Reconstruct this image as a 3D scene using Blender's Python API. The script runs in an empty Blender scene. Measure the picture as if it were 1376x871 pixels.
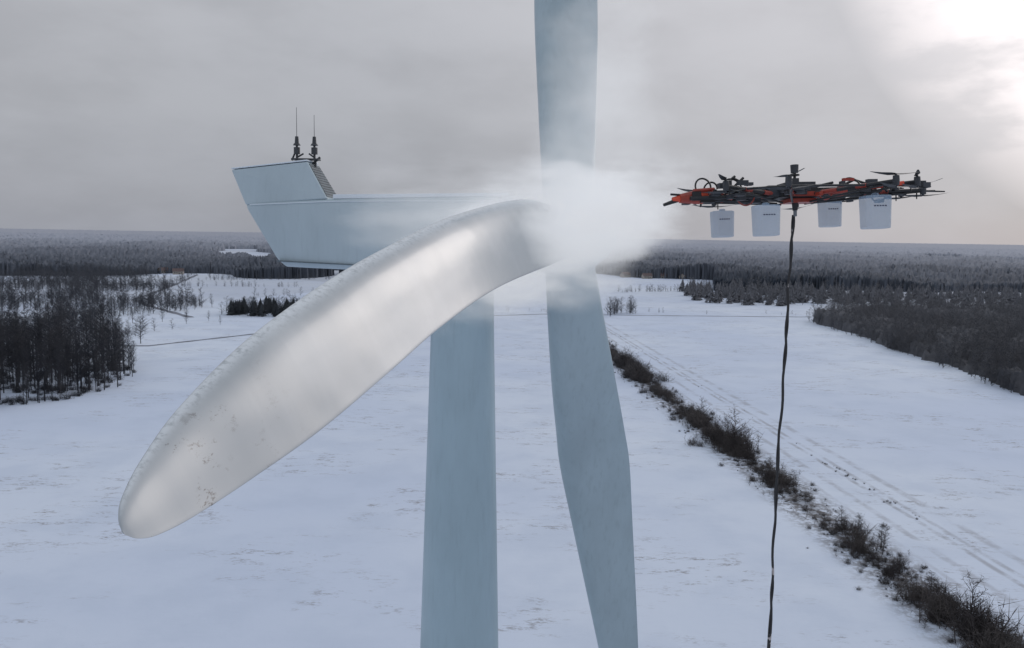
import bpy, math, numpy as np, bmesh
from mathutils import Vector, Matrix
rng=np.random.default_rng(7)
scn=bpy.context.scene
scn.view_settings.view_transform='Standard'
scn.view_settings.look='None'
scn.view_settings.exposure=0

# ------------------------------------------------------------------ helpers
def newmat(name):
    m=bpy.data.materials.new(name); m.use_nodes=True
    nt=m.node_tree; b=nt.nodes['Principled BSDF']
    return m,nt,b
def N(nt,t,**k):
    n=nt.nodes.new(t)
    for a,v in k.items():
        if hasattr(n,a): setattr(n,a,v)
        else: n.inputs[a].default_value=v
    return n
def L(nt,a,b): nt.links.new(a,b)
def math_n(nt,op,a,b=None,c=None,clamp=False):
    n=nt.nodes.new('ShaderNodeMath'); n.operation=op; n.use_clamp=clamp
    for i,v in enumerate((a,b,c)):
        if v is None: continue
        if isinstance(v,(int,float)): n.inputs[i].default_value=v
        else: L(nt,v,n.inputs[i])
    return n.outputs[0]
def mrange(nt,v,a,b,c=0.0,d=1.0,smooth=True):
    n=nt.nodes.new('ShaderNodeMapRange'); n.interpolation_type='SMOOTHSTEP' if smooth else 'LINEAR'
    L(nt,v,n.inputs[0])
    for i,x in enumerate((a,b,c,d)): n.inputs[i+1].default_value=x
    return n.outputs[0]
def mixc(nt,f,a,b,mode='MIX'):
    n=nt.nodes.new('ShaderNodeMix'); n.data_type='RGBA'; n.blend_type=mode
    def s(i,v):
        if isinstance(v,(tuple,list)): n.inputs[i].default_value=(*v[:3],1)
        elif isinstance(v,(int,float)): n.inputs[i].default_value=v
        else: L(nt,v,n.inputs[i])
    s(0,f); s(6,a); s(7,b)
    return n.outputs[2]
def noise(nt,vec,scale,detail=4,rough=.55,sc=None):
    if sc is not None:
        mp=nt.nodes.new('ShaderNodeMapping'); mp.inputs['Scale'].default_value=sc
        L(nt,vec,mp.inputs[0]); vec=mp.outputs[0]
    n=nt.nodes.new('ShaderNodeTexNoise'); L(nt,vec,n.inputs['Vector'])
    n.inputs['Scale'].default_value=scale; n.inputs['Detail'].default_value=detail; n.inputs['Roughness'].default_value=rough
    return n.outputs[0]
def link(o,parent=None):
    scn.collection.objects.link(o)
    if parent is not None:
        o.parent=parent
    return o
def empty(name,loc=(0,0,0)):
    e=bpy.data.objects.new(name,None); e.location=loc; e.empty_display_size=.5
    return link(e)
def mesh_np(name,V,F,mat,parent=None,smooth=False):
    V=np.asarray(V,np.float32); F=np.asarray(F,np.int32)
    me=bpy.data.meshes.new(name); k=F.shape[1]
    me.vertices.add(len(V)); me.vertices.foreach_set('co',V.ravel())
    me.loops.add(F.size); me.loops.foreach_set('vertex_index',F.ravel())
    me.polygons.add(len(F)); me.polygons.foreach_set('loop_start',np.arange(0,F.size,k,dtype=np.int32))
    me.polygons.foreach_set('loop_total',np.full(len(F),k,np.int32))
    if smooth: me.polygons.foreach_set('use_smooth',np.ones(len(F),bool))
    me.update(calc_edges=True)
    me.materials.append(mat)
    return link(bpy.data.objects.new(name,me),parent)

class MB:
    def __init__(s): s.v=[]; s.f=[]
    def tube(s,p,q,r1,r2=None,n=8,cap=True):
        r2=r1 if r2 is None else r2
        p=Vector(p); q=Vector(q); d=(q-p)
        if d.length<1e-6: return
        d.normalize(); a=d.orthogonal().normalized(); b=d.cross(a)
        i0=len(s.v)
        for c,r in ((p,r1),(q,r2)):
            for i in range(n):
                t=2*math.pi*i/n
                s.v.append(tuple(c+a*math.cos(t)*r+b*math.sin(t)*r))
        for i in range(n):
            j=(i+1)%n; s.f.append((i0+i,i0+j,i0+n+j,i0+n+i))
        if cap:
            s.f.append(tuple(i0+i for i in range(n))[::-1]); s.f.append(tuple(i0+n+i for i in range(n)))
    def box(s,c,size,M=None,taper=1.0,ch=0.0):
        x,y,z=[k/2 for k in size]; i0=len(s.v); M=M or Matrix.Identity(3); c=Vector(c)
        ch=ch or min(x,y)*.12
        ring=[(x-ch,-y),(x,-y+ch),(x,y-ch),(x-ch,y),(-x+ch,y),(-x,y-ch),(-x,-y+ch),(-x+ch,-y)]
        for zz,k in ((-z,taper),(z,1)):
            for a,b in ring: s.v.append(tuple(c+M@Vector((a*k,b*k,zz))))
        for i in range(8):
            j=(i+1)%8; s.f.append((i0+i,i0+j,i0+8+j,i0+8+i))
        s.f.append(tuple(i0+i for i in range(8))[::-1]); s.f.append(tuple(i0+8+i for i in range(8)))
    def loft(s,rings,cap=True):
        i0=len(s.v); n=len(rings[0])
        for r in rings:
            for p in r: s.v.append(tuple(p))
        for k in range(len(rings)-1):
            for i in range(n):
                j=(i+1)%n; a=i0+k*n; s.f.append((a+i,a+j,a+n+j,a+n+i))
        if cap:
            s.f.append(tuple(i0+i for i in range(n))[::-1]); e=i0+(len(rings)-1)*n
            s.f.append(tuple(e+i for i in range(n)))
    def done(s,name,mat,parent=None,smooth=False,bevel=0):
        me=bpy.data.meshes.new(name); me.from_pydata(s.v,[],s.f)
        me.materials.append(mat)
        bm=bmesh.new(); bm.from_mesh(me); bmesh.ops.recalc_face_normals(bm,faces=bm.faces); bm.to_mesh(me); bm.free()
        o=link(bpy.data.objects.new(name,me),parent)
        if smooth:
            for p in me.polygons: p.use_smooth=True
            me.set_sharp_from_angle(angle=math.radians(40))
        if bevel:
            m=o.modifiers.new('bevel','BEVEL'); m.width=bevel; m.segments=2; m.limit_method='ANGLE'; m.angle_limit=math.radians(40)
        return o

# ------------------------------------------------------------------ camera
H=60.0
cd=bpy.data.cameras.new('camera'); cam=link(bpy.data.objects.new('camera',cd))
cd.sensor_width=36; cd.lens=28.26; cd.clip_end=60000; cd.clip_start=.1
cam.matrix_world=Matrix.Translation((0,0,H))@Matrix.Rotation(math.radians(83.8),4,'X')@Matrix.Rotation(math.radians(.957),4,'Z')
scn.camera=cam

# ------------------------------------------------------------------ sky
az=math.radians(44); el=math.radians(22)
sd=Vector((math.sin(az)*math.cos(el),math.cos(az)*math.cos(el),math.sin(el)))
w=bpy.data.worlds.new('World'); scn.world=w; w.use_nodes=True; nt=w.node_tree; nt.nodes.clear()
out=N(nt,'ShaderNodeOutputWorld')
tc=N(nt,'ShaderNodeTexCoord'); dirv=tc.outputs['Generated']
sep=N(nt,'ShaderNodeSeparateXYZ'); L(nt,dirv,sep.inputs[0])
sky=N(nt,'ShaderNodeTexSky'); sky.sky_type='NISHITA'; sky.sun_disc=False; sky.sun_elevation=el; sky.sun_rotation=az
bg1=N(nt,'ShaderNodeBackground'); bg1.inputs[1].default_value=.05; L(nt,sky.outputs[0],bg1.inputs[0])
ramp=N(nt,'ShaderNodeValToRGB'); L(nt,sep.outputs[2],ramp.inputs[0])
cr=ramp.color_ramp
stops=[(0,(.345,.36,.41)),(.05,(.37,.382,.425)),(.14,(.43,.44,.475)),(.30,(.495,.505,.54)),(.55,(.55,.58,.63)),(1,(.60,.66,.75))]
cr.elements[0].position=0; cr.elements[0].color=(*stops[0][1],1)
cr.elements[1].position=1; cr.elements[1].color=(*stops[-1][1],1)
for p,c in stops[1:-1]:
    e=cr.elements.new(p); e.color=(*c,1)
n1=noise(nt,dirv,2.2,4,.5,(1,1,2.6)); n2=noise(nt,dirv,8,5,.55,(1,1,2.4))
cl=math_n(nt,'ADD',math_n(nt,'MULTIPLY',n1,.62),math_n(nt,'MULTIPLY',n2,.38))
clm=mrange(nt,cl,.38,.62,.93,1.07)
dot=N(nt,'ShaderNodeVectorMath',operation='DOT_PRODUCT'); L(nt,dirv,dot.inputs[0]); dot.inputs[1].default_value=sd
glow=math_n(nt,'POWER',mrange(nt,dot.outputs['Value'],.92,1.0,0,1,False),1.0)
glow=math_n(nt,'MULTIPLY',glow,mrange(nt,cl,.45,.55,1.2,.45))
wide=mrange(nt,dot.outputs['Value'],.55,1.0,0,.12)
c1=N(nt,'ShaderNodeVectorMath',operation='SCALE'); L(nt,ramp.outputs[0],c1.inputs[0]); L(nt,clm,c1.inputs['Scale'])
g=N(nt,'ShaderNodeVectorMath',operation='SCALE'); g.inputs[0].default_value=(1.12,.99,.96); L(nt,math_n(nt,'ADD',glow,wide),g.inputs['Scale'])
ad=N(nt,'ShaderNodeVectorMath',operation='ADD'); L(nt,c1.outputs[0],ad.inputs[0]); L(nt,g.outputs[0],ad.inputs[1])
bg2=N(nt,'ShaderNodeBackground'); L(nt,ad.outputs[0],bg2.inputs[0])
mx=N(nt,'ShaderNodeMixShader'); mx.inputs[0].default_value=.93
L(nt,bg1.outputs[0],mx.inputs[1]); L(nt,bg2.outputs[0],mx.inputs[2]); L(nt,mx.outputs[0],out.inputs[0])
sl=bpy.data.lights.new('sun','SUN'); sl.energy=.5; sl.angle=math.radians(22); sl.color=(1,.92,.85)
so=link(bpy.data.objects.new('sun',sl)); so.rotation_euler=sd.to_track_quat('Z','Y').to_euler()

# ------------------------------------------------------------------ materials
def painted_haze(nt,col,amount=1.0,haze=(.24,.26,.31),d0=300,d1=6000,pw=.6):  # mixes distance haze into the base colour; no fog in the air
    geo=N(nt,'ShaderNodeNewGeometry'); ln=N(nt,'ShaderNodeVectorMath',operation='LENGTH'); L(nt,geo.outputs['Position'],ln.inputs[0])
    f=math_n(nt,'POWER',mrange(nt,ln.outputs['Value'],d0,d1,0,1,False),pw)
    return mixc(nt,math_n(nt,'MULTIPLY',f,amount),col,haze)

msnow,nt,b=newmat('snow_field')
geo=N(nt,'ShaderNodeNewGeometry'); P=geo.outputs['Position']
sp=N(nt,'ShaderNodeSeparateXYZ'); L(nt,P,sp.inputs[0]); X,Y=sp.outputs[0],sp.outputs[1]
big=noise(nt,P,.006,4,.5); med=noise(nt,P,.05,6,.6); fine=noise(nt,P,.30,6,.75,(.45,1.2,1)); fine2=noise(nt,P,1.4,4,.7,(.5,1.2,1))
col=mixc(nt,mrange(nt,big,.35,.65),(.57,.64,.78),(.67,.73,.83))
col=mixc(nt,mrange(nt,med,.42,.66,0,.45),col,(.51,.58,.71))
patch=mrange(nt,noise(nt,P,.028,4,.6,(1,1.4,1)),.47,.60)
fl=math_n(nt,'MULTIPLY',mrange(nt,fine,.50,.62),patch)
fl=math_n(nt,'MULTIPLY',fl,mrange(nt,fine2,.44,.56))
col=mixc(nt,math_n(nt,'MULTIPLY',fl,.75),col,(.22,.21,.22))
wob=math_n(nt,'MULTIPLY',math_n(nt,'SUBTRACT',noise(nt,P,.06,4,.6),.5),5.0)
def linedist(a,k,wb=1.0):
    v=math_n(nt,'ADD',X,math_n(nt,'MULTIPLY',Y,k))
    v=math_n(nt,'SUBTRACT',v,a)
    return math_n(nt,'ABSOLUTE',math_n(nt,'ADD',v,math_n(nt,'MULTIPLY',wob,wb)))
def band(a,k,w0,w1,wb=1.0): return mrange(nt,linedist(a,k,wb),w0,w1,1,0)
lim=mrange(nt,Y,640,700,1,0)
rough_g=mrange(nt,noise(nt,P,.45,6,.8),.42,.58)
d=math_n(nt,'MULTIPLY',math_n(nt,'MULTIPLY',band(80.5,.0705,3.0,10,1.0),rough_g),lim)
col=mixc(nt,math_n(nt,'MULTIPLY',d,.85),col,(.12,.11,.11))
d=math_n(nt,'MULTIPLY',math_n(nt,'MULTIPLY',band(80.5,.0705,.7,3.4,.6),mrange(nt,rough_g,0,1,.5,1)),lim)
col=mixc(nt,math_n(nt,'MULTIPLY',d,.9),col,(.075,.07,.072))
for a,wd,s in ((101.5,.6,.6),(104.0,.6,.55),(95,.8,.45),(109,1.0,.45),(90,.5,.3)):
    t=math_n(nt,'MULTIPLY',math_n(nt,'MULTIPLY',band(a,.0745,wd*.3,wd*1.7,.25),mrange(nt,noise(nt,P,.12,5,.7),.38,.60)),lim)
    col=mixc(nt,math_n(nt,'MULTIPLY',t,s),col,(.27,.27,.29))
vor=N(nt,'ShaderNodeTexVoronoi'); vor.inputs['Scale'].default_value=.0035; mp2=N(nt,'ShaderNodeMapping'); mp2.inputs['Scale'].default_value=(1,.45,0); L(nt,P,mp2.inputs[0]); L(nt,mp2.outputs[0],vor.inputs['Vector'])
vs=N(nt,'ShaderNodeSeparateColor'); L(nt,vor.outputs['Color'],vs.inputs[0])
far=mrange(nt,Y,620,760)
col=mixc(nt,math_n(nt,'MULTIPLY',math_n(nt,'MULTIPLY',mrange(nt,vs.outputs[0],.3,.9),far),.6),col,(.36,.38,.42))
col=painted_haze(nt,col,.75,(.42,.44,.5),600,9000)
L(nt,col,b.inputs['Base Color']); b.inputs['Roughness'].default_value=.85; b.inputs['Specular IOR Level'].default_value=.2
bp=N(nt,'ShaderNodeBump'); bp.inputs['Strength'].default_value=.5; bp.inputs['Distance'].default_value=.5
L(nt,math_n(nt,'ADD',med,math_n(nt,'MULTIPLY',fine,.2)),bp.inputs['Height']); L(nt,bp.outputs[0],b.inputs['Normal'])

def treemat(name,c1,c2,haze_amt=.9,haze=(.20,.215,.25),d1=5000,pw=.6,d0=250,ns=.12):
    m,nt,b=newmat(name); g=N(nt,'ShaderNodeNewGeometry')
    n=noise(nt,g.outputs['Position'],ns,3,.6)
    c=mixc(nt,mrange(nt,n,.38,.62),c1,c2); c=painted_haze(nt,c,haze_amt,haze,d0,d1,pw)
    L(nt,c,b.inputs['Base Color']); b.inputs['Roughness'].default_value=.9; b.inputs['Specular IOR Level'].default_value=.05
    return m
mbark=treemat('bare_bark',(.028,.030,.038),(.060,.060,.067))
mwood=treemat('woodland_bark',(.030,.034,.044),(.070,.072,.082))
mbush=treemat('bush_twigs',(.055,.050,.052),(.11,.10,.098))
mspruce=treemat('conifer_needles',(.018,.024,.026),(.03,.036,.036))
myoung=treemat('young_forest_crowns',(.028,.030,.037),(.064,.062,.066),.9,(.30,.31,.345),1900,.65)
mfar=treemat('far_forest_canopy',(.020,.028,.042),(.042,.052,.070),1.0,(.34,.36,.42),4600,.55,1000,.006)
mhill=treemat('hazed_hill_forest',(.30,.32,.38),(.33,.345,.40),1.0,(.36,.375,.43))  # pale haze painted straight into the hill colours

def paint(name,base,rough,dirt=.12):
    m,nt,b=newmat(name); tc=N(nt,'ShaderNodeTexCoord'); P=tc.outputs['Object']
    n1=noise(nt,P,.5,6,.6,(1,1,.35)); n2=noise(nt,P,6,5,.65,(1,1,.12))
    c=mixc(nt,mrange(nt,n1,.35,.68,0,dirt*2.2),base,tuple(x*.72 for x in base))
    c=mixc(nt,mrange(nt,n2,.5,.72,0,dirt),c,tuple(x*.5 for x in base))
    L(nt,c,b.inputs['Base Color'])
    L(nt,mrange(nt,n1,.3,.7,rough*.8,rough*1.3),b.inputs['Roughness'])
    b.inputs['Specular IOR Level'].default_value=.4
    return m,nt,b
mtower,_,_=paint('tower_paint',(.38,.50,.57),.42,.14)
mnac,_,_=paint('nacelle_paint',(.46,.55,.60),.45,.12)
mblade,_,_=paint('blade_paint',(.40,.495,.545),.34,.2)
mwhite,_,_=paint('snow_rim_paint',(.72,.78,.84),.5,.05)
mice,nt,b=newmat('wet_iced_blade'); tc=N(nt,'ShaderNodeTexCoord'); P=tc.outputs['Object']
mpn=noise(nt,P,.7,3,.5,(1,.45,1)); fn=noise(nt,P,22,5,.6); st=noise(nt,P,.42,2,.4,(1,.8,1))
rib=noise(nt,P,.8,3,.5,(.3,2.6,.3))
c=mixc(nt,mrange(nt,mpn,.38,.66),(.36,.395,.42),(.47,.50,.52))
c=mixc(nt,mrange(nt,rib,.50,.72,0,.12),c,(.62,.645,.67))
spy=N(nt,'ShaderNodeSeparateXYZ'); L(nt,P,spy.inputs[0])
tipm=mrange(nt,spy.outputs[1],8.2,11.5,1,0)
spk=math_n(nt,'MULTIPLY',mrange(nt,noise(nt,P,7,9,.8,(1,.5,1)),.545,.60),math_n(nt,'ADD',math_n(nt,'MULTIPLY',tipm,.9),.03))
spk=math_n(nt,'MULTIPLY',spk,mrange(nt,noise(nt,P,1.7,2,.5),.47,.59))
c=mixc(nt,math_n(nt,'MULTIPLY',tipm,.35),c,(.30,.33,.36))
c=mixc(nt,spk,c,(.08,.065,.06))
sn=N(nt,'ShaderNodeNewGeometry'); snz=N(nt,'ShaderNodeSeparateXYZ'); L(nt,sn.outputs['Normal'],snz.inputs[0])
fr=math_n(nt,'MULTIPLY',mrange(nt,snz.outputs[2],.66,.98),mrange(nt,noise(nt,P,10,6,.7),.30,.56))
c=mixc(nt,math_n(nt,'MULTIPLY',fr,.8),c,(.76,.80,.84))
L(nt,c,b.inputs['Base Color'])
L(nt,mrange(nt,mpn,.35,.65,.36,.48),b.inputs['Roughness']); b.inputs['Specular IOR Level'].default_value=.5
b.inputs['Coat Weight'].default_value=.5; b.inputs['Coat Roughness'].default_value=.2
bp=N(nt,'ShaderNodeBump'); bp.inputs['Strength'].default_value=.8; bp.inputs['Distance'].default_value=.10
L(nt,math_n(nt,'ADD',math_n(nt,'ADD',math_n(nt,'MULTIPLY',fn,.002),math_n(nt,'MULTIPLY',rib,.035)),st),bp.inputs['Height']); L(nt,bp.outputs[0],b.inputs['Normal']); L(nt,bp.outputs[0],b.inputs['Coat Normal'])

def simple(name,c,r=.5,metal=0,nv=.3,sc=8):
    m,nt,b=newmat(name); tc=N(nt,'ShaderNodeTexCoord'); n=noise(nt,tc.outputs['Object'],sc,4,.6)
    L(nt,mixc(nt,mrange(nt,n,.35,.65),c,tuple(x*(1-nv) for x in c)),b.inputs['Base Color'])
    b.inputs['Roughness'].default_value=r; b.inputs['Metallic'].default_value=metal
    return m
mblack=simple('carbon_black',(.018,.018,.02),.45); mred=simple('red_anodised',(.38,.05,.03),.4)
morange=simple('orange_plastic',(.75,.09,.04),.4); mgrey=simple('metal_grey',(.25,.27,.30),.4,.6)
mdark=simple('dark_equipment',(.05,.055,.065),.5); mlabel=simple('label_ink',(.06,.08,.14),.6)
mdeepp=simple('nacelle_dark_panel',(.13,.17,.20),.6)
mcan,nt,b=newmat('translucent_canister'); tc=N(nt,'ShaderNodeTexCoord'); n=noise(nt,tc.outputs['Object'],5,3,.5)
L(nt,mixc(nt,n,(.34,.46,.60),(.46,.57,.69)),b.inputs['Base Color']); b.inputs['Roughness'].default_value=.4
b.inputs['Alpha'].default_value=.5

# ------------------------------------------------------------------ terrain
rad=np.concatenate([[0],np.geomspace(20,32000,90)]); ang=np.linspace(0,2*np.pi,145)[:-1]
R,A=np.meshgrid(rad[1:],ang,indexing='ij')
V=np.stack([R*np.cos(A),R*np.sin(A),np.zeros_like(R)],-1).reshape(-1,3)
farr=np.clip((R.ravel()-900)/3000,0,1)
V[:,2]=farr*(6*np.sin(V[:,0]*.0013+1)*np.cos(V[:,1]*.0011))-farr*4
V=np.vstack([V,[[0,0,0]]]); n=len(ang); F=[]
for k in range(len(rad)-2):
    i=np.arange(n); j=(i+1)%n; F.append(np.stack([k*n+i,k*n+j,(k+1)*n+j,(k+1)*n+i],-1))
F=np.vstack(F)[:, ::-1]
ground=mesh_np('snow_ground',V,F,msnow,smooth=True)
bm=bmesh.new(); bm.from_mesh(ground.data); bm.verts.ensure_lookup_table()
c=bm.verts[len(V)-1]
for i in range(n): bm.faces.new((bm.verts[i],bm.verts[(i+1)%n],c))
bmesh.ops.recalc_face_normals(bm,faces=bm.faces)
if sum(f.normal.z for f in bm.faces)<0: bmesh.ops.reverse_faces(bm,faces=bm.faces)
bm.to_mesh(ground.data); bm.free()

# ------------------------------------------------------------------ vegetation
def tri_cone(p,q,r):
    p=np.array(p,float); q=np.array(q,float); d=q-p; d/=np.linalg.norm(d)+1e-9
    a=np.cross(d,[.3,.5,.8]); a/=np.linalg.norm(a); b=np.cross(d,a)
    ring=[p+r*(a*math.cos(t)+b*math.sin(t)) for t in (0,2.094,4.189)]
    return ring+[q],[(0,1,3),(1,2,3),(2,0,3)]
def bare_tree(seed,branches=34,twigs=5,tr=.012,br=.0045,low=.18,spread=.30,tw=.0016):
    r=np.random.default_rng(seed); V=[];F=[]
    def add(p,q,rad):
        v,f=tri_cone(p,q,rad); o=len(V); V.extend(v); F.extend([(a+o,b+o,c+o) for a,b,c in f])
    lean=r.normal(0,.02,2); add((0,0,-.02),(lean[0],lean[1],1),tr)
    for i in range(branches):
        t=low+(0.97-low)*(i/branches)+r.uniform(-.02,.02); a=r.uniform(0,2*math.pi)
        ln=spread*(1-t)**.55*r.uniform(.6,1.15)*(min(1,(t-low)*5+.45)); up=r.uniform(.5,1.3)*ln
        p=np.array([lean[0]*t,lean[1]*t,t]); q=p+np.array([math.cos(a)*ln,math.sin(a)*ln,up])
        add(p,q,br*(1.4-t))
        for k in range(twigs):
            s=r.uniform(.25,1); pp=p+(q-p)*s; dd=r.normal(0,1,3); dd[2]=abs(dd[2])*.9; dd/=np.linalg.norm(dd)
            add(pp,pp+dd*spread*r.uniform(.18,.42)*(1.1-.4*s),tw)
    return np.array(V),np.array(F)
def spruce(seed,tiers=9,n=8):
    r=np.random.default_rng(seed); V=[];F=[]
    for i in range(tiers):
        t=i/tiers; z=.10+.80*t; rad=.19*(1-t)**.8+.012
        for k in range(n):
            a=2*math.pi*k/n+r.uniform(-.3,.3)+i; rr=rad*r.uniform(.65,1.2); o=len(V)
            tx=np.array([math.cos(a)*rr,math.sin(a)*rr,z-.06*r.uniform(.5,1.5)])
            w=.35; V+= [np.array([0,0,z+.15]),tx+np.array([-math.sin(a),math.cos(a),0])*rr*w,tx*[1.1,1.1,1]-[0,0,.02],tx-np.array([-math.sin(a),math.cos(a),0])*rr*w]
            F+= [(o,o+1,o+2),(o,o+2,o+3)]
    v,f=tri_cone((0,0,0),(0,0,1),.02); o=len(V); V+=v; F+=[(a+o,b+o,c+o) for a,b,c in f]
    return np.array(V),np.array(F)
def bush_t(seed,n=60):
    r=np.random.default_rng(seed); V=[];F=[]
    for i in range(n):
        a=r.uniform(0,2*math.pi); e=r.uniform(.35,1.5); l=r.uniform(.4,1.0); p=np.array([r.normal(0,.2),r.normal(0,.2),0])
        q=p+np.array([math.cos(a)*math.cos(e)*l*.7,math.sin(a)*math.cos(e)*l*.7,math.sin(e)*l])
        v,f=tri_cone(p,q,.012); o=len(V); V+=v; F+=[(x+o,y+o,z+o) for x,y,z in f]
        for k in range(3):
            s=r.uniform(.3,.9); pp=p+(q-p)*s; dd=r.normal(0,.2,3); dd[2]=abs(dd[2])
            v,f=tri_cone(pp,pp+dd,.008); o=len(V); V+=v; F+=[(x+o,y+o,z+o) for x,y,z in f]
    return np.array(V),np.array(F)
def scatter(name,templates,pts,heights,mat,widths=None):
    VV=[];FF=[];o=0
    for i,(p,h) in enumerate(zip(pts,heights)):
        v,f=templates[rng.integers(len(templates))]
        a=rng.uniform(0,2*math.pi); c,s=math.cos(a),math.sin(a); wd=(widths[i] if widths is not None else rng.uniform(.85,1.2))*h
        x=(v[:,0]*c-v[:,1]*s)*wd+p[0]; y=(v[:,0]*s+v[:,1]*c)*wd+p[1]; z=v[:,2]*h
        VV.append(np.stack([x,y,z],-1)); FF.append(f+o); o+=len(v)
    return mesh_np(name,np.vstack(VV),np.vstack(FF),mat)
def inpoly(p,poly):
    x,y=p; c=False; j=len(poly)-1
    for i in range(len(poly)):
        xi,yi=poly[i]; xj,yj=poly[j]
        if (yi>y)!=(yj>y) and x<(xj-xi)*(y-yi)/(yj-yi)+xi: c=not c
        j=i
    return c
def sample(poly,n,cond=None):
    xs=[q[0] for q in poly]; ys=[q[1] for q in poly]; out=[]; k=0
    while len(out)<n and k<n*60:
        k+=1; p=(rng.uniform(min(xs),max(xs)),rng.uniform(min(ys),max(ys)))
        if inpoly(p,poly) and (cond is None or cond(p)): out.append(p)
    return out
T_big=[bare_tree(s,54,8,low=.16,spread=.25,br=.0045,tw=.0017) for s in range(6)]
T_slim=[bare_tree(20+s,44,7,low=.28,spread=.17) for s in range(4)]
T_mid=[bare_tree(40+s,24,5,br=.007,tw=.0045,spread=.34,tr=.011,low=.04) for s in range(5)]
T_shrub=[bare_tree(60+s,26,5,br=.010,tw=.005,spread=.5,tr=.012,low=.0) for s in range(5)]
T_sp=[spruce(s) for s in range(5)]
T_bush=[bush_t(s) for s in range(6)]
poly=[(-178,256),(-158,280),(-149,303),(-158,335),(-192,385),(-330,400),(-330,256)]
pts=sample(poly,430,lambda p:p[0]/p[1]>-.76)
scatter('bare_tree_stand',T_big+T_slim,pts,[rng.uniform(14,27)*(1 if p[0]<-175 else .82) for p in pts],mbark)
pts=sample(poly,450,lambda p:p[0]/p[1]>-.76)
scatter('stand_undergrowth',T_bush,pts,[rng.uniform(1.2,3.4) for p in pts],mbark,[1.3]*len(pts))
poly=[(-215,430),(-205,520),(-290,760),(-420,1120),(-860,1120),(-800,430)]
wood=lambda p:-.75<p[0]/p[1]<-.36 and math.sin(p[0]*.021+p[1]*.013)+math.sin(p[1]*.03+1.3)+.5*math.sin(p[0]*.06)+(.6 if p[0]/p[1]<-.52 else -.2)>.4
pts=sample(poly,2800,wood)
scatter('sparse_woodland',T_mid,pts,[rng.uniform(4,9)+(8 if rng.uniform()<.22 else 0) for p in pts],mwood,[1.4]*len(pts))
poly=[(-212,575),(-150,572),(-140,600),(-175,625),(-215,610)]
pts=sample(poly,170); scatter('dark_grove',T_sp+T_mid+T_mid,pts,[rng.uniform(6,13) for p in pts],mspruce,[1.5]*len(pts))
scatter('bare_tree',T_big[:1],[(-198,425)],[15],mbark,[1.6])
pts=[(-212,520),(-232,530),(-205,540),(-228,560),(-247,520),(-215,610),(-240,640),(-190,520)]
scatter('field_trees',T_big,pts,[8,10,7,9,11,10,11,6],mbark,[1.4]*8)
pts=[(rng.uniform(75,100),rng.normal(640,8)) for _ in range(22)]+[(rng.uniform(-140,400),rng.normal(655,4)) for _ in range(60)]
scatter('lane_trees',T_mid,pts,[rng.uniform(9,15) for _ in range(22)]+[rng.uniform(1.5,5) for _ in range(60)],mbark,[1.3]*82)
pts=[]
for (x0,y0,x1,y1,nn_) in ((-290,640,-372,873,60),(-372,873,-467,1200,50),(-420,980,-120,1120,140),(120,900,330,1010,110),(-250,760,-60,800,40),(260,1180,420,1240,50),(-470,860,-240,900,90)):
    for _ in range(nn_):
        t=rng.uniform(); pts.append((x0+(x1-x0)*t+rng.normal(0,3),y0+(y1-y0)*t+rng.normal(0,4)))
scatter('field_hedgerows',T_mid,pts,[rng.uniform(2,9) for _ in pts],mbark,[1.5]*len(pts))
poly=[(178,790),(215,735),(330,770),(700,800),(700,900),(200,960)]
pts=sample(poly,750); scatter('mixed_copse',T_mid+T_sp,pts,[rng.uniform(8,17) for p in pts],myoung,[1.5]*len(pts))

def vnoise(x,y,s):
    v=0
    for i,(a,bb,c) in enumerate([(1,.3,0),(-.4,1,2),(.8,.9,4),(1.9,-1.3,1),(-2.2,1.7,3),(3.1,2.3,5)]):
        v=v+np.sin((a*x+bb*y)*s+c)/(1+.5*i)
    return v
poly=[(203,318),(214,450),(224,606),(300,700),(640,720),(640,318)]
gx,gy=np.meshgrid(np.arange(196,560,1.8),np.arange(310,725,2.2))
gx=gx+rng.normal(0,.5,gx.shape); gy=gy+rng.normal(0,.6,gy.shape)
edge=np.interp(gy,[310,318,450,606,700,730],[300,208,219,229,307,600])+2.5*vnoise(gx,gy,.12)
inside=(gx>edge)
z=np.where(inside,4.5+rng.normal(0,1.5,gx.shape)+1.6*vnoise(gx,gy,.05),-4)
V=np.stack([gx,gy,z],-1).reshape(-1,3); nr,ncol=gx.shape
I=(np.arange(nr-1)[:,None]*ncol+np.arange(ncol-1)[None,:]).ravel(); F=np.stack([I,I+1,I+ncol+1,I+ncol],-1)
F=F[(V[F][:,:,2]>0).any(1)]
mesh_np('young_forest_canopy',V,F,myoung)
pts=sample(poly,3800,lambda p:p[0]/p[1]<.80)
scatter('young_forest',T_mid,pts,[rng.uniform(7,13)+(5 if rng.uniform()<.15 else 0) for p in pts],myoung,[1.2]*len(pts))
pts=[];hs=[]
for i in range(3900):
    y=rng.uniform(90,640); cl=.5+.5*math.sin(y*.17)+.5*math.sin(y*.051+2)
    if rng.uniform()>(.65 if y<220 else .6)+.4*cl: continue
    side=rng.normal(0,3.4)
    pts.append((80.5-.0705*y+side,y)); hs.append(max(.4,rng.gamma(2.0,.75)*(.65+.7*max(cl,0))*(1 if abs(side)<3.2 else .5)*(1+.25*(y>260))))
scatter('ditch_bushes',T_bush+T_shrub,pts,hs,mbush,[1.15]*len(pts))
pts=[(72.5,150),(73.5,153),(71,158),(66,232),(67,236),(64,226),(62,262),(73,133),(71.5,141),(60,285),(57,330),(70.5,165),(68,205),(65,250),(69,190),(72,127)]
scatter('ditch_saplings',T_big,pts,[6,5,5.5,5,4,5,4.5,4,4,4,5,4.5,4,5,5,4],mbush,[1.8]*len(pts))
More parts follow.
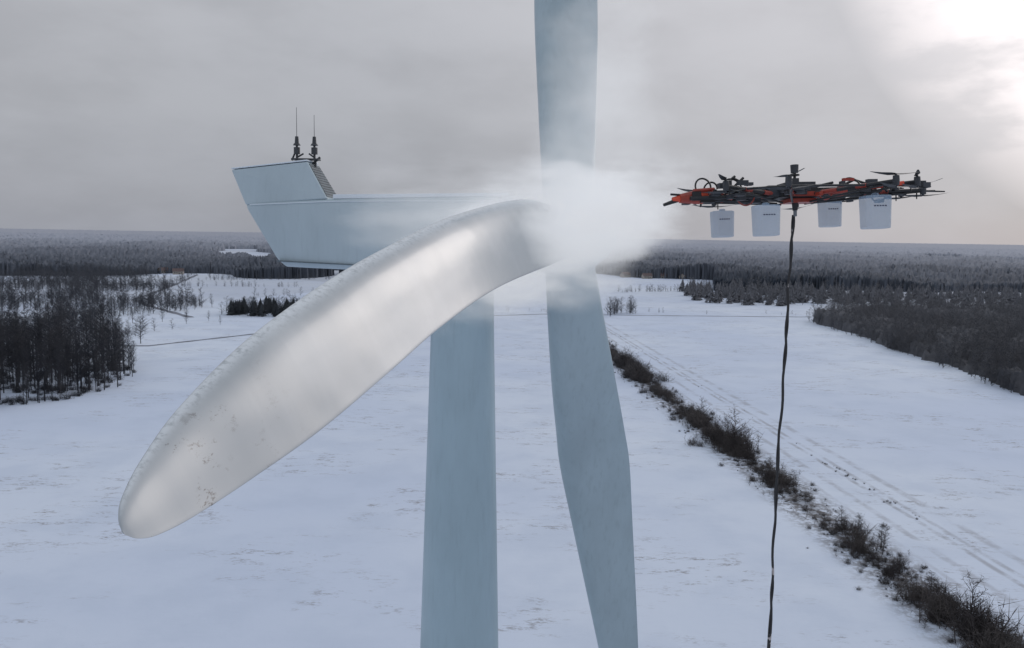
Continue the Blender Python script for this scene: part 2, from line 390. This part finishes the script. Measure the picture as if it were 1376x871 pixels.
pts=[(106-.077*y+rng.normal(0,.8)-3,y) for y in np.concatenate([rng.uniform(170,215,30),rng.uniform(120,600,30)])]
scatter('verge_weeds',T_bush,pts,[rng.uniform(.2,.7) for _ in pts],mbush)

th=np.radians(np.arange(-42,42,.07)); rr=950*1.014**np.arange(0,175)
TT,RR=np.meshgrid(th,rr); TT=TT+rng.normal(0,.0004,TT.shape); RR=RR*(1+rng.normal(0,.003,RR.shape))
x=np.sin(TT)*RR; y=np.cos(TT)*RR; u=x/y
start=np.where(u<-.2,1230,np.where(u<.1,1500,np.where(u<.25,1380,1040)))
start=start+90*vnoise(x,y,.008)
m=(RR>start)
nz=vnoise(x,y,.0026)+.7*vnoise(x,y,.0011)+.25*vnoise(x,y,.02)
m&=~((nz>1.05)&(RR>1400)&(RR<5500))
m&=~((u+.02*vnoise(x,y,.004)>-.385)&(u+.015*vnoise(x,y,.006)<-.30)&(RR+160*vnoise(x,y,.006)>1800)&(RR+120*vnoise(x,y,.003)<3000))
z=np.where(m,13+rng.normal(0,2.2,x.shape)+4*vnoise(x,y,.012),-14.0)
V=np.stack([x,y,z],-1).reshape(-1,3); nr,ncol=x.shape
I=(np.arange(nr-1)[:,None]*ncol+np.arange(ncol-1)[None,:]).ravel()
F=np.stack([I,I+1,I+ncol+1,I+ncol],-1)
keep=(V[F][:,:,2]>0).any(1); F=F[keep]
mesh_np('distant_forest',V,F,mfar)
th=np.radians(np.arange(-75,75,.06))
rows=[]
for k,(rd,hz) in enumerate([(9000,0),(9800,22),(11500,45),(13000,61),(16000,20)]):
    hh=hz+(vnoise(np.sin(th)*rd,np.cos(th)*rd,.0006)*4+rng.normal(0,1.0,th.shape))*(hz>0)
    rows.append(np.stack([np.sin(th)*rd,np.cos(th)*rd,hh],-1))
V=np.vstack(rows); nc=len(th); I=(np.arange(len(rows)-1)[:,None]*nc+np.arange(nc-1)[None,:]).ravel()
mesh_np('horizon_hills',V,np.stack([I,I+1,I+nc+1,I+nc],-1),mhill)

mwall=simple('farmhouse_plaster',(.42,.38,.34),.8,0,.3,.5); mroof=simple('farmhouse_roof',(.14,.10,.10),.8,0,.3,.5); mwin=simple('window_glass',(.04,.05,.06),.3)
def house(x,y,rot,w=9,l=14,h=4.2,rh=3.6):
    e=empty('farm_house',(x,y,0)); e.rotation_euler=(0,0,rot)
    mb=MB(); mb.box((0,0,h/2-.5),(l,w,h+1),ch=.02)
    i0=len(mb.v); mb.v+=[(-l/2,-w/2,h),(-l/2,w/2,h),(-l/2,0,h+rh-.2),(l/2,-w/2,h),(l/2,w/2,h),(l/2,0,h+rh-.2)]; mb.f+=[(i0,i0+1,i0+2),(i0+3,i0+4,i0+5)]
    mb.done('walls',mwall,e)
    mb=MB(); a=l/2+.6; b_=w/2+.7
    for s in (1,-1): mb.loft([[(-a,s*b_,h-.3),(-a,0,h+rh),(-a,0,h+rh+.25),(-a,s*b_,h-.05)],[(a,s*b_,h-.3),(a,0,h+rh),(a,0,h+rh+.25),(a,s*b_,h-.05)]])
    mb.box((l*.2,0,h+rh+.3),(.9,.9,1.6)); mb.done('roof',mroof,e)
    mb=MB()
    for k in (-4.5,-1.5,4.5): mb.box((k,-w/2-.02,2.0),(1.2,.08,1.4))
    mb.box((1.6,-w/2-.02,1.2),(1.1,.08,2.2)); mb.done('windows_and_door',mwin,e)
for a in ((205,1230,.2),(232,1250,-.3),(262,1240,1.2),(176,1260,.6),(-470,1130,.3),(-500,1150,1.1)): house(*a)

mlane=simple('slushy_lane',(.26,.28,.33),.95,0,.45,.4)
mlane.node_tree.nodes['Principled BSDF'].inputs['Specular IOR Level'].default_value=.1
def ribbon(name,pts,wd,z,mat):
    V=[];F=[]
    P=[Vector((a,b,0)) for a,b in pts]; Q=[]
    for i in range(len(P)-1):
        for k in range(12): Q.append(P[i].lerp(P[i+1],k/12))
    Q.append(P[-1])
    for i,p in enumerate(Q):
        d=(Q[min(i+1,len(Q)-1)]-Q[max(i-1,0)]).normalized(); nn=Vector((-d.y,d.x,0))*wd/2*(1+.25*math.sin(i*1.7))
        V+=[tuple(p+nn+Vector((0,0,z))),tuple(p-nn+Vector((0,0,z)))]
    for i in range(len(Q)-1): F.append((2*i,2*i+2,2*i+3,2*i+1))
    return mesh_np(name,V,F,mat)
ribbon('country_lane',[(-330,395),(-190,417),(-150,478),(-74,578),(24,628),(124,632),(230,640),(420,690)],3.8,.03,mlane)
ribbon('field_path',[(-225,560),(-290,640),(-330,700),(-372,873),(-440,1120)],5,.034,mlane)

# ------------------------------------------------------------------ wind turbine
turb=empty('wind_turbine')
ax=Vector((.97,-.243,0)).normalized(); nn=Vector((ax.y,-ax.x,0)); nn=nn if nn.y<0 else -nn
T0=Vector((-2.05,33.2,0))
def NP(l,z,s=0): return T0+ax*l+nn*s+Vector((0,0,z))
mb=MB(); rings=[]
for z in np.linspace(0,58.35,40):
    r=(2.63+(55.9-z)*.0555)/2 if z<55.9 else 1.315-(z-55.9)*.02
    rings.append([T0+Vector((math.cos(t)*r,math.sin(t)*r,z)) for t in np.linspace(0,2*math.pi,65)[:-1]])
mb.loft(rings); mb.done('tower',mtower,turb,True)
mb=MB()
for z in (21,40.5):
    r=(2.63+(55.9-z)*.0555)/2+.004
    mb.loft([[T0+Vector((math.cos(t)*r,math.sin(t)*r,zz)) for t in np.linspace(0,2*math.pi,65)[:-1]] for zz in (z-.03,z+.03)],False)
mb.done('tower_flange_joints',mtower,turb,True)
mb=MB()
mb.loft([[T0+Vector((math.cos(t)*r,math.sin(t)*r,z)) for t in np.linspace(0,2*math.pi,49)[:-1]] for r,z in ((1.36,58.2),(1.36,58.6))])
mb.done('yaw_collar',mdeepp,turb,True)
def rrect(lb,lt,zb,zt,wb,wt,r=.28):
    pts=[]
    for (sx,sz,a0) in ((1,-1,-90),(1,1,0),(-1,1,90),(-1,-1,180)):
        for k in range(5):
            a=math.radians(a0+k*22.5)
            wz=(wb if sz<0 else wt)
            s=sx*(wz-r)+math.cos(a)*r; z=(zb+r if sz<0 else zt-r)+math.sin(a)*r
            f=(z-zb)/(zt-zb); pts.append(NP(lb+(lt-lb)*f,z,s))
    return pts
mb=MB()
secs=[(-7.75,-9.25,58.75,61.2,1.15,1.3),(-7.5,-9.0,58.58,61.28,1.2,1.38),(-6.3,-7.2,58.55,61.36,1.25,1.4),(-4,-4.4,58.52,61.48,1.3,1.4),(-1,-1,58.5,61.55,1.35,1.4),(1.6,1.6,58.5,61.6,1.35,1.4),(2.15,2.15,58.6,61.5,1.28,1.32),(2.45,2.45,58.95,61.2,1.05,1.05)]
mb.loft([rrect(*s) for s in secs]); mb.done('nacelle_body',mnac,turb,True)
mb=MB()
def prism(poly,s0,s1):
    mb.loft([[NP(l,z,s0) for l,z in poly],[NP(l,z,s1) for l,z in poly]])
prism([(-5.2,61.42),(2.2,61.56),(2.2,61.68),(-5.2,61.60)],1.12,1.30)
prism([(-5.2,61.42),(2.2,61.56),(2.2,61.68),(-5.2,61.60)],-1.30,-1.12)
mb.done('roof_lip',mwhite,turb,bevel=.02)
mb=MB(); prism([(-8.95,61.14),(-5.0,61.30),(1.9,61.36),(1.9,61.39),(-5.0,61.33),(-8.95,61.17)],1.380,1.412); mb.done('side_seam',mwhite,turb)
mb=MB(); prism([(-7.75,58.80),(-3.9,58.72),(1.9,58.72),(1.9,58.76),(-3.9,58.76),(-7.75,58.84)],1.15,1.365); mb.done('lower_drip_edge',mdeepp,turb)
mb=MB()
bot=[(-9.22,61.15,1.30),(-5.45,61.42,1.30)]; top=[(-10.0,62.62,1.12),(-6.5,62.95,1.05)]
A=[NP(bot[0][0],bot[0][1],1.3),NP(bot[1][0],bot[1][1],1.3),NP(top[1][0],top[1][1],1.0),NP(top[0][0],top[0][1],1.1)]
B=[NP(bot[0][0],bot[0][1],-1.3),NP(bot[1][0]-.5,bot[1][1],-.9),NP(top[1][0]-.3,top[1][1],-.55),NP(top[0][0],top[0][1],-.6)]
mb.loft([A,B]); mb.done('cooler_hood',mnac,turb,bevel=.05)
mb=MB()
fn_=((A[1]-A[2]).cross(B[2]-A[2])).normalized()
if fn_.dot(ax)<0: fn_=-fn_
quad=[A[2],A[1],B[1],B[2]]; cen=sum(quad,Vector())/4
q=[cen+(p-cen)*.9+fn_*.012 for p in quad]; q2=[p+fn_*.01 for p in q]
mb.loft([q,q2]); mb.done('radiator_opening',mdeepp,turb)
mb=MB()
for k in range(1,12):
    t=k/12; a=q[0].lerp(q[1],t)+fn_*.02; b_=q[3].lerp(q[2],t)+fn_*.02; mb.tube(a,b_,.008,n=6)
mb.done('radiator_slats',mdark,turb)
mb=MB(); mb.loft([[p+Vector((0,0,dz)) for p in (A[3],A[2],B[2],B[3])] for dz in (.03,.09)]); mb.done('hood_top_frost',mwhite,turb,bevel=.02)
mb=MB()
pl=NP(-6.9,63.1,.35)
mb.box(pl,(1.15,.5,.06))
for dx,h1,h2 in ((-.38,.95,2.15),(.36,.75,1.85)):
    p=pl+Vector((dx,0,0)); mb.tube(p,p+Vector((0,0,h1*.8)),.05); mb.tube(p+Vector((0,0,.22)),p+Vector((0,0,.5)),.13,.13,12)
    mb.tube(p+Vector((0,0,.58)),p+Vector((0,0,.66)),.16,.12,12); mb.tube(p+Vector((0,0,.66)),p+Vector((0,0,.95)),.09,.07,10)
    mb.tube(p,p+Vector((0,0,h2)),.018,.009,6)
    mb.tube(p+Vector((0,0,.08)),p+Vector((.25 if dx<0 else -.25,.1,.25)),.035)
mb.tube(pl+Vector((-.6,0,-.05)),pl+Vector((-.45,0,.3)),.04); mb.tube(pl+Vector((.6,0,.1)),pl+Vector((.2,0,-.25)),.05)
mb.tube(pl+Vector((-.4,0,-.3)),pl+Vector((-.4,0,0)),.05); mb.tube(pl+Vector((.4,0,-.3)),pl+Vector((.4,0,0)),.05)
mb.done('weather_mast',mdark,turb,True)
HB=Vector((2.22,32.19,60.03))
mb=MB(); rings=[]
for l,r in ((-1.9,1.0),(-1.5,1.35),(-.6,1.5),(.3,1.48),(1.0,1.2),(1.5,.8),(1.8,.35),(1.88,.05)):
    rings.append([HB+ax*l+nn*math.cos(t)*r+Vector((0,0,math.sin(t)*r)) for t in np.linspace(0,2*math.pi,41)[:-1]])
mb.loft(rings); mb.done('spinner',mblade,turb,True)

def catmull(P,sub):
    P=np.array(P,float); Q=np.vstack([2*P[0]-P[1],P,2*P[-1]-P[-2]]); out=[]
    for i in range(1,len(Q)-2):
        for k in range(sub):
            t=k/sub; a,b,c,d=Q[i-1],Q[i],Q[i+1],Q[i+2]
            out.append(.5*((2*b)+(-a+c)*t+(2*a-5*b+4*c-d)*t*t+(-a+3*b-3*c+d)*t**3))
    out.append(P[-1]); return np.array(out)
def blade(name,st,cdir,mat,sub=8,n=40):
    S=catmull(st,sub); rings=[]; cd0=Vector(cdir).normalized()
    for i,s in enumerate(S):
        c=Vector(s[:3]); t=(Vector(S[min(i+1,len(S)-1)][:3])-Vector(S[max(i-1,0)][:3])).normalized()
        ch=(cd0-t*cd0.dot(t)).normalized(); nr=ch.cross(t)
        wd=max(s[3],.03); tk=s[4]; k=min(max(s[5],0),1)*.8; ring=[]
        for j in range(n):
            a=2*math.pi*j/n; x_=.5*math.cos(a); y_=.5*math.sin(a)*tk*(1-k*math.cos(a))/(1+k*.35)
            ring.append(c+ch*x_*wd+nr*y_*wd)
        rings.append(ring)
    mb=MB(); mb.loft(rings); o=mb.done(name,mat,turb,True)
    o.data.set_sharp_from_angle(angle=math.radians(75))
    return o
b1=[(2.22,32.19,60.04,1.95,1,0),(1.45,29.2,60.12,2.05,.85,.2),(.60,26.17,60.12,2.40,.5,.7),(-.92,20.07,59.62,2.10,.34,1),(-1.96,16.38,58.98,1.95,.28,1),
    (-2.63,13.91,58.43,1.90,.26,1),(-3.22,11.44,57.86,1.68,.24,1),(-3.60,9.68,57.44,1.26,.22,1),(-3.75,8.65,57.20,.88,.2,1),(-3.80,8.05,57.08,.56,.2,1),(-3.815,7.8,57.03,.30,.2,1),(-3.82,7.70,57.01,.05,.2,1)]
blade('blade_1',b1,(.585,.02,-.81),mice,12,56)
b2=[(2.22,32.19,60.04,1.95,1,0),(2.2,32.7,61.6,2.1,.85,.2),(2.15,33.8,65,2.45,.5,.7),(2.07,35.4,70,2.78,.32,1),(2.0,37.0,75,2.4,.25,1),(1.9,38.6,80,1.7,.2,1),(1.85,39.8,84,1.0,.18,1),(1.83,40.3,85.7,.25,.18,1)]
blade('blade_2',b2,(1,.22,0),mblade,10)
b3=[(2.22,32.19,60.04,1.95,1,0),(2.34,32.5,58.49,2.05,.85,.2),(3.0,33.6,54.36,2.68,.45,.7),(3.5,34.6,51.6,3.0,.34,1),(3.80,35.15,49.9,3.12,.3,1),(4.28,35.8,47.07,2.8,.26,1),(5.42,37.1,40.24,1.92,.2,1),(6.3,38.2,34.5,1.1,.18,1),(6.7,38.7,32.2,.25,.18,1)]
blade('blade_3',b3,(1,-.18,.12),mblade,10)

# ------------------------------------------------------------------ deicing drone
dr=empty('deicing_drone',(3.84,11.13,60.62)); dr.rotation_euler=(math.radians(-4),math.radians(-2.2),math.radians(8))
blk=MB(); red=MB(); gry=MB(); org=MB(); prop=MB(); drk=MB()
blk.box((0,0,.02),(.62,.46,.12)); drk.box((.02,0,.12),(.42,.32,.10)); red.box((0,-.24,0),(.4,.03,.06)); red.box((.05,0,-.075),(.4,.3,.05))
drk.box((-.35,-.1,.05),(.26,.22,.14)); drk.box((.38,.1,.04),(.3,.2,.12))
for yy in (-.16,.16):
    blk.tube((-1.55,yy,-.03),(1.75,yy,.03),.028); blk.tube((-1.2,yy,.055),(1.3,yy,.085),.016)
for i in range(14):
    x0=-1.3+i*.2; blk.tube((x0,-.16,-.02),(x0+.1,-.16,.08),.012); blk.tube((x0+.1,-.16,.08),(x0+.2,-.16,-.02),.012)
motors=[]
for k,(a,ln) in enumerate([(8,1.75),(35,1.45),(62,1.4),(118,1.4),(148,1.35),(172,1.35),(205,1.35),(240,1.4),(300,1.4),(330,1.5),(352,1.75)]):
    t=math.radians(a); e=Vector((math.cos(t)*ln,math.sin(t)*ln,.05+.03*math.sin(k*2.3)))
    s0=Vector((math.cos(t)*.25,math.sin(t)*.2,0))
    blk.tube(s0,e,.026,.022); red.tube(s0.lerp(e,.15),s0.lerp(e,.34),.032,.030); red.tube(s0.lerp(e,.56),s0.lerp(e,.68),.029,.027)
    if k%2: org.tube(s0.lerp(e,.82),s0.lerp(e,.88),.030)
    blk.tube(s0+Vector((0,0,-.1)),e+Vector((0,0,-.02)),.014)
    motors.append(e)
for i in range(len(motors)):
    blk.tube(motors[i]*.72,motors[(i+1)%len(motors)]*.72,.016)
def propeller(c,a,r):
    d=Vector((math.cos(a),math.sin(a),.0)); p=Vector((-d.y,d.x,0))
    for sgn in (1,-1):
        i0=len(prop.v)
        for f,wd,tw in ((.03,.012,.01),(.25,.035,.012),(.6,.028,.006),(1,.010,.0)):
            for q in (-1,1):
                prop.v.append(tuple(c+d*sgn*r*f+p*q*wd*sgn+Vector((0,0,q*tw+.03*f*f))))
        for j in range(3): prop.f.append((i0+2*j,i0+2*j+1,i0+2*j+3,i0+2*j+2))
for k,e in enumerate(motors):
    for sgn in (1,-1):
        drk.tube(e+Vector((0,0,.0)),e+Vector((0,0,.06*sgn)),.042,.038,12)
        drk.tube(e+Vector((0,0,.06*sgn)),e+Vector((0,0,.085*sgn)),.018,.01,8)
        propeller(e+Vector((0,0,.078*sgn)),rng.uniform(0,3.14),.36)
    blk.tube(e*.95,e*.95+Vector((0,0,-.12)),.010,.008,6)
blk.tube((1.6,.1,.06),(2.32,.12,.04),.020,.010); blk.tube((1.5,-.1,.03),(2.15,.1,.05),.013)
red.tube((-1.66,-.05,-.02),(-1.40,-.05,.0),.06,.10,10); org.tube((-1.38,-.05,.0),(-1.28,-.05,.02),.10,.07,10)
red.tube((-1.25,-.12,.05),(-.95,-.12,-.03),.04,.03); red.tube((-1.5,-.15,.07),(-1.2,-.12,.09),.025)
blk.tube((-1.88,-.05,-.10),(-1.6,-.05,-.01),.020,.035); blk.tube((-1.78,-.05,.04),(-1.5,-.05,.02),.015); org.tube((-1.76,-.06,-.03),(-1.64,-.05,-.02),.03,.05)
blk.box((-1.46,-.16,.0),(.12,.03,.12)); blk.box((-1.30,-.13,-.06),(.2,.04,.05))
def loop(mbb,c,r,a0,a1,axis,rad=.012):
    pr=None
    for k in range(15):
        a=math.radians(a0+(a1-a0)*k/14); p=Vector(c)+Vector((math.cos(a)*r,.2*math.sin(a*1.3)*r*axis,math.sin(a)*r))
        if pr is not None: mbb.tube(pr,p,rad,n=6)
        pr=p
loop(blk,(-1.35,-.1,.13),.11,-30,210,1); loop(blk,(-1.22,-.05,.10),.09,0,220,-1); loop(blk,(-.95,-.1,.08),.15,10,170,1)
loop(red,(-.8,-.2,.0),.14,180,350,1,.01); loop(blk,(.7,-.2,.05),.16,20,160,1); loop(blk,(1.1,-.2,.0),.13,190,350,1,.01); loop(red,(.3,-.25,.05),.13,190,350,1,.012)
for x0,z0,x1,z1 in ((-1.0,.05,-.78,.24),(-.95,.24,-.72,.14),(-.98,.20,-.9,.26),(.55,.08,.8,.19),(.8,.19,1.05,.12),(1.2,.1,1.45,.2),(-.5,.08,-.2,.13),(.2,.1,.5,.16)):
    blk.tube((x0,-.12,z0),(x1,-.1,z1),.018)
for _ in range(80):
    x0=rng.uniform(-1.3,1.5); (drk if rng.uniform()<.85 else red).box((x0,rng.uniform(-.7,.7),rng.uniform(-.06,.13)),(rng.uniform(.05,.16),rng.uniform(.05,.12),rng.uniform(.03,.07)))
blk.tube((0,0,.1),(0,0,.36),.02); drk.box((0,0,.20),(.09,.09,.07)); drk.tube((0,0,.31),(0,0,.42),.05,.055,14); blk.tube((0,0,.27),(0,0,.29),.065,n=14)
blk.tube((0,0,-.05),(0,0,-.2),.05,.035); gry.tube((0,0,-.2),(0,0,-.28),.025)
blk.done('frame',mblack,dr); red.done('red_braces',mred,dr); gry.done('swivel',mgrey,dr,True); org.done('spray_head',morange,dr,True); prop.done('propellers',mblack,dr); drk.done('motors_and_batteries',mdark,dr)
can=MB(); lab=MB()
for x0,y0,zc,s in ((-.84,.5,-.33,.80),(-.66,-.5,-.37,.86),(.76,.45,-.22,.80),(.93,-.4,-.28,.95)):
    can.box((x0,y0,zc),(.40*s,.28*s,.46*s),taper=.93,ch=.05); can.tube((x0,y0,zc+.23*s),(x0,y0,zc+.27*s),.05)
    for k in range(5): lab.box((x0-.09*s+.04*k*s,y0-.1415*s,zc+.08*s),(.026*s,.004,.018*s))
can.done('canisters',mcan,dr,bevel=.02); lab.done('canister_labels',mlabel,dr)

hp=catmull([(3.84,11.13,60.36),(3.81,11.1,59.4),(3.78,11.0,58.35),(3.73,10.92,57.0),(3.71,10.85,55.6),(3.70,10.8,54.0),(3.6,10.9,48),(3.4,11.5,30),(3.8,13,8),(5,17,.05)],12)
mh,nt,b=newmat('hose_rubber'); tcn=N(nt,'ShaderNodeTexCoord'); nz_=noise(nt,tcn.outputs['Object'],4,3,.6,(1,1,1))
L(nt,mixc(nt,mrange(nt,nz_,.60,.64),(.02,.02,.022),(.45,.42,.42)),b.inputs['Base Color']); b.inputs['Roughness'].default_value=.5
mb=MB()
for off,r in ((0,.018),(1.5,.011)):
    rings=[]
    for i in range(len(hp)):
        wb_=Vector((.017*math.sin(i*.55+off*3),.02*math.cos(i*.55+off*3),0)) if off else Vector((.010*math.sin(i*.9),0,0))
        c=Vector(hp[i])+wb_; rings.append([c+Vector((math.cos(t)*r,math.sin(t)*r,0)) for t in np.linspace(0,2*math.pi,9)[:-1]])
    mb.loft(rings)
mb.done('water_hose',mh,None,True)

# ------------------------------------------------------------------ steam / spray clouds
# emission added to the vapour stands in for light scattered many times
def cloud(name,loc,size,dens,scale,amp=1.6,rot=(0,0,0),glow_tint=(.55,.575,.62),cut=.25,step=4.0,det=2,stretch=(1,1,1.3)):
    m=bpy.data.materials.new(name+'_vapour'); m.use_nodes=True; nt=m.node_tree; nt.nodes.clear()
    o=N(nt,'ShaderNodeOutputMaterial'); v=N(nt,'ShaderNodeVolumePrincipled'); L(nt,v.outputs[0],o.inputs['Volume'])
    v.inputs['Color'].default_value=(.5,.5,.5,1); v.inputs['Anisotropy'].default_value=.3
    v.inputs['Emission Color'].default_value=(*glow_tint,1)
    tc=N(nt,'ShaderNodeTexCoord'); ln=N(nt,'ShaderNodeVectorMath',operation='LENGTH'); L(nt,tc.outputs['Object'],ln.inputs[0])
    fall=mrange(nt,ln.outputs['Value'],0,1,1,0,False)
    geo=N(nt,'ShaderNodeNewGeometry'); nz=noise(nt,geo.outputs['Position'],scale,det,.6,stretch)
    d=math_n(nt,'ADD',fall,math_n(nt,'MULTIPLY',math_n(nt,'SUBTRACT',nz,.5),amp))
    d=math_n(nt,'SUBTRACT',d,cut,clamp=True)
    d=math_n(nt,'MULTIPLY',math_n(nt,'MULTIPLY',d,mrange(nt,ln.outputs['Value'],.65,1,1,0)),dens)
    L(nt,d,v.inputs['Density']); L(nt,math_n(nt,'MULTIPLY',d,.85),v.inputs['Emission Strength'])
    bm=bmesh.new(); bmesh.ops.create_icosphere(bm,subdivisions=3,radius=1); me=bpy.data.meshes.new(name); bm.to_mesh(me); bm.free()
    me.materials.append(m); ob=link(bpy.data.objects.new(name,me)); ob.location=loc; ob.scale=size; ob.rotation_euler=[math.radians(a) for a in rot]
    m.cycles.volume_step_rate=step
    return ob
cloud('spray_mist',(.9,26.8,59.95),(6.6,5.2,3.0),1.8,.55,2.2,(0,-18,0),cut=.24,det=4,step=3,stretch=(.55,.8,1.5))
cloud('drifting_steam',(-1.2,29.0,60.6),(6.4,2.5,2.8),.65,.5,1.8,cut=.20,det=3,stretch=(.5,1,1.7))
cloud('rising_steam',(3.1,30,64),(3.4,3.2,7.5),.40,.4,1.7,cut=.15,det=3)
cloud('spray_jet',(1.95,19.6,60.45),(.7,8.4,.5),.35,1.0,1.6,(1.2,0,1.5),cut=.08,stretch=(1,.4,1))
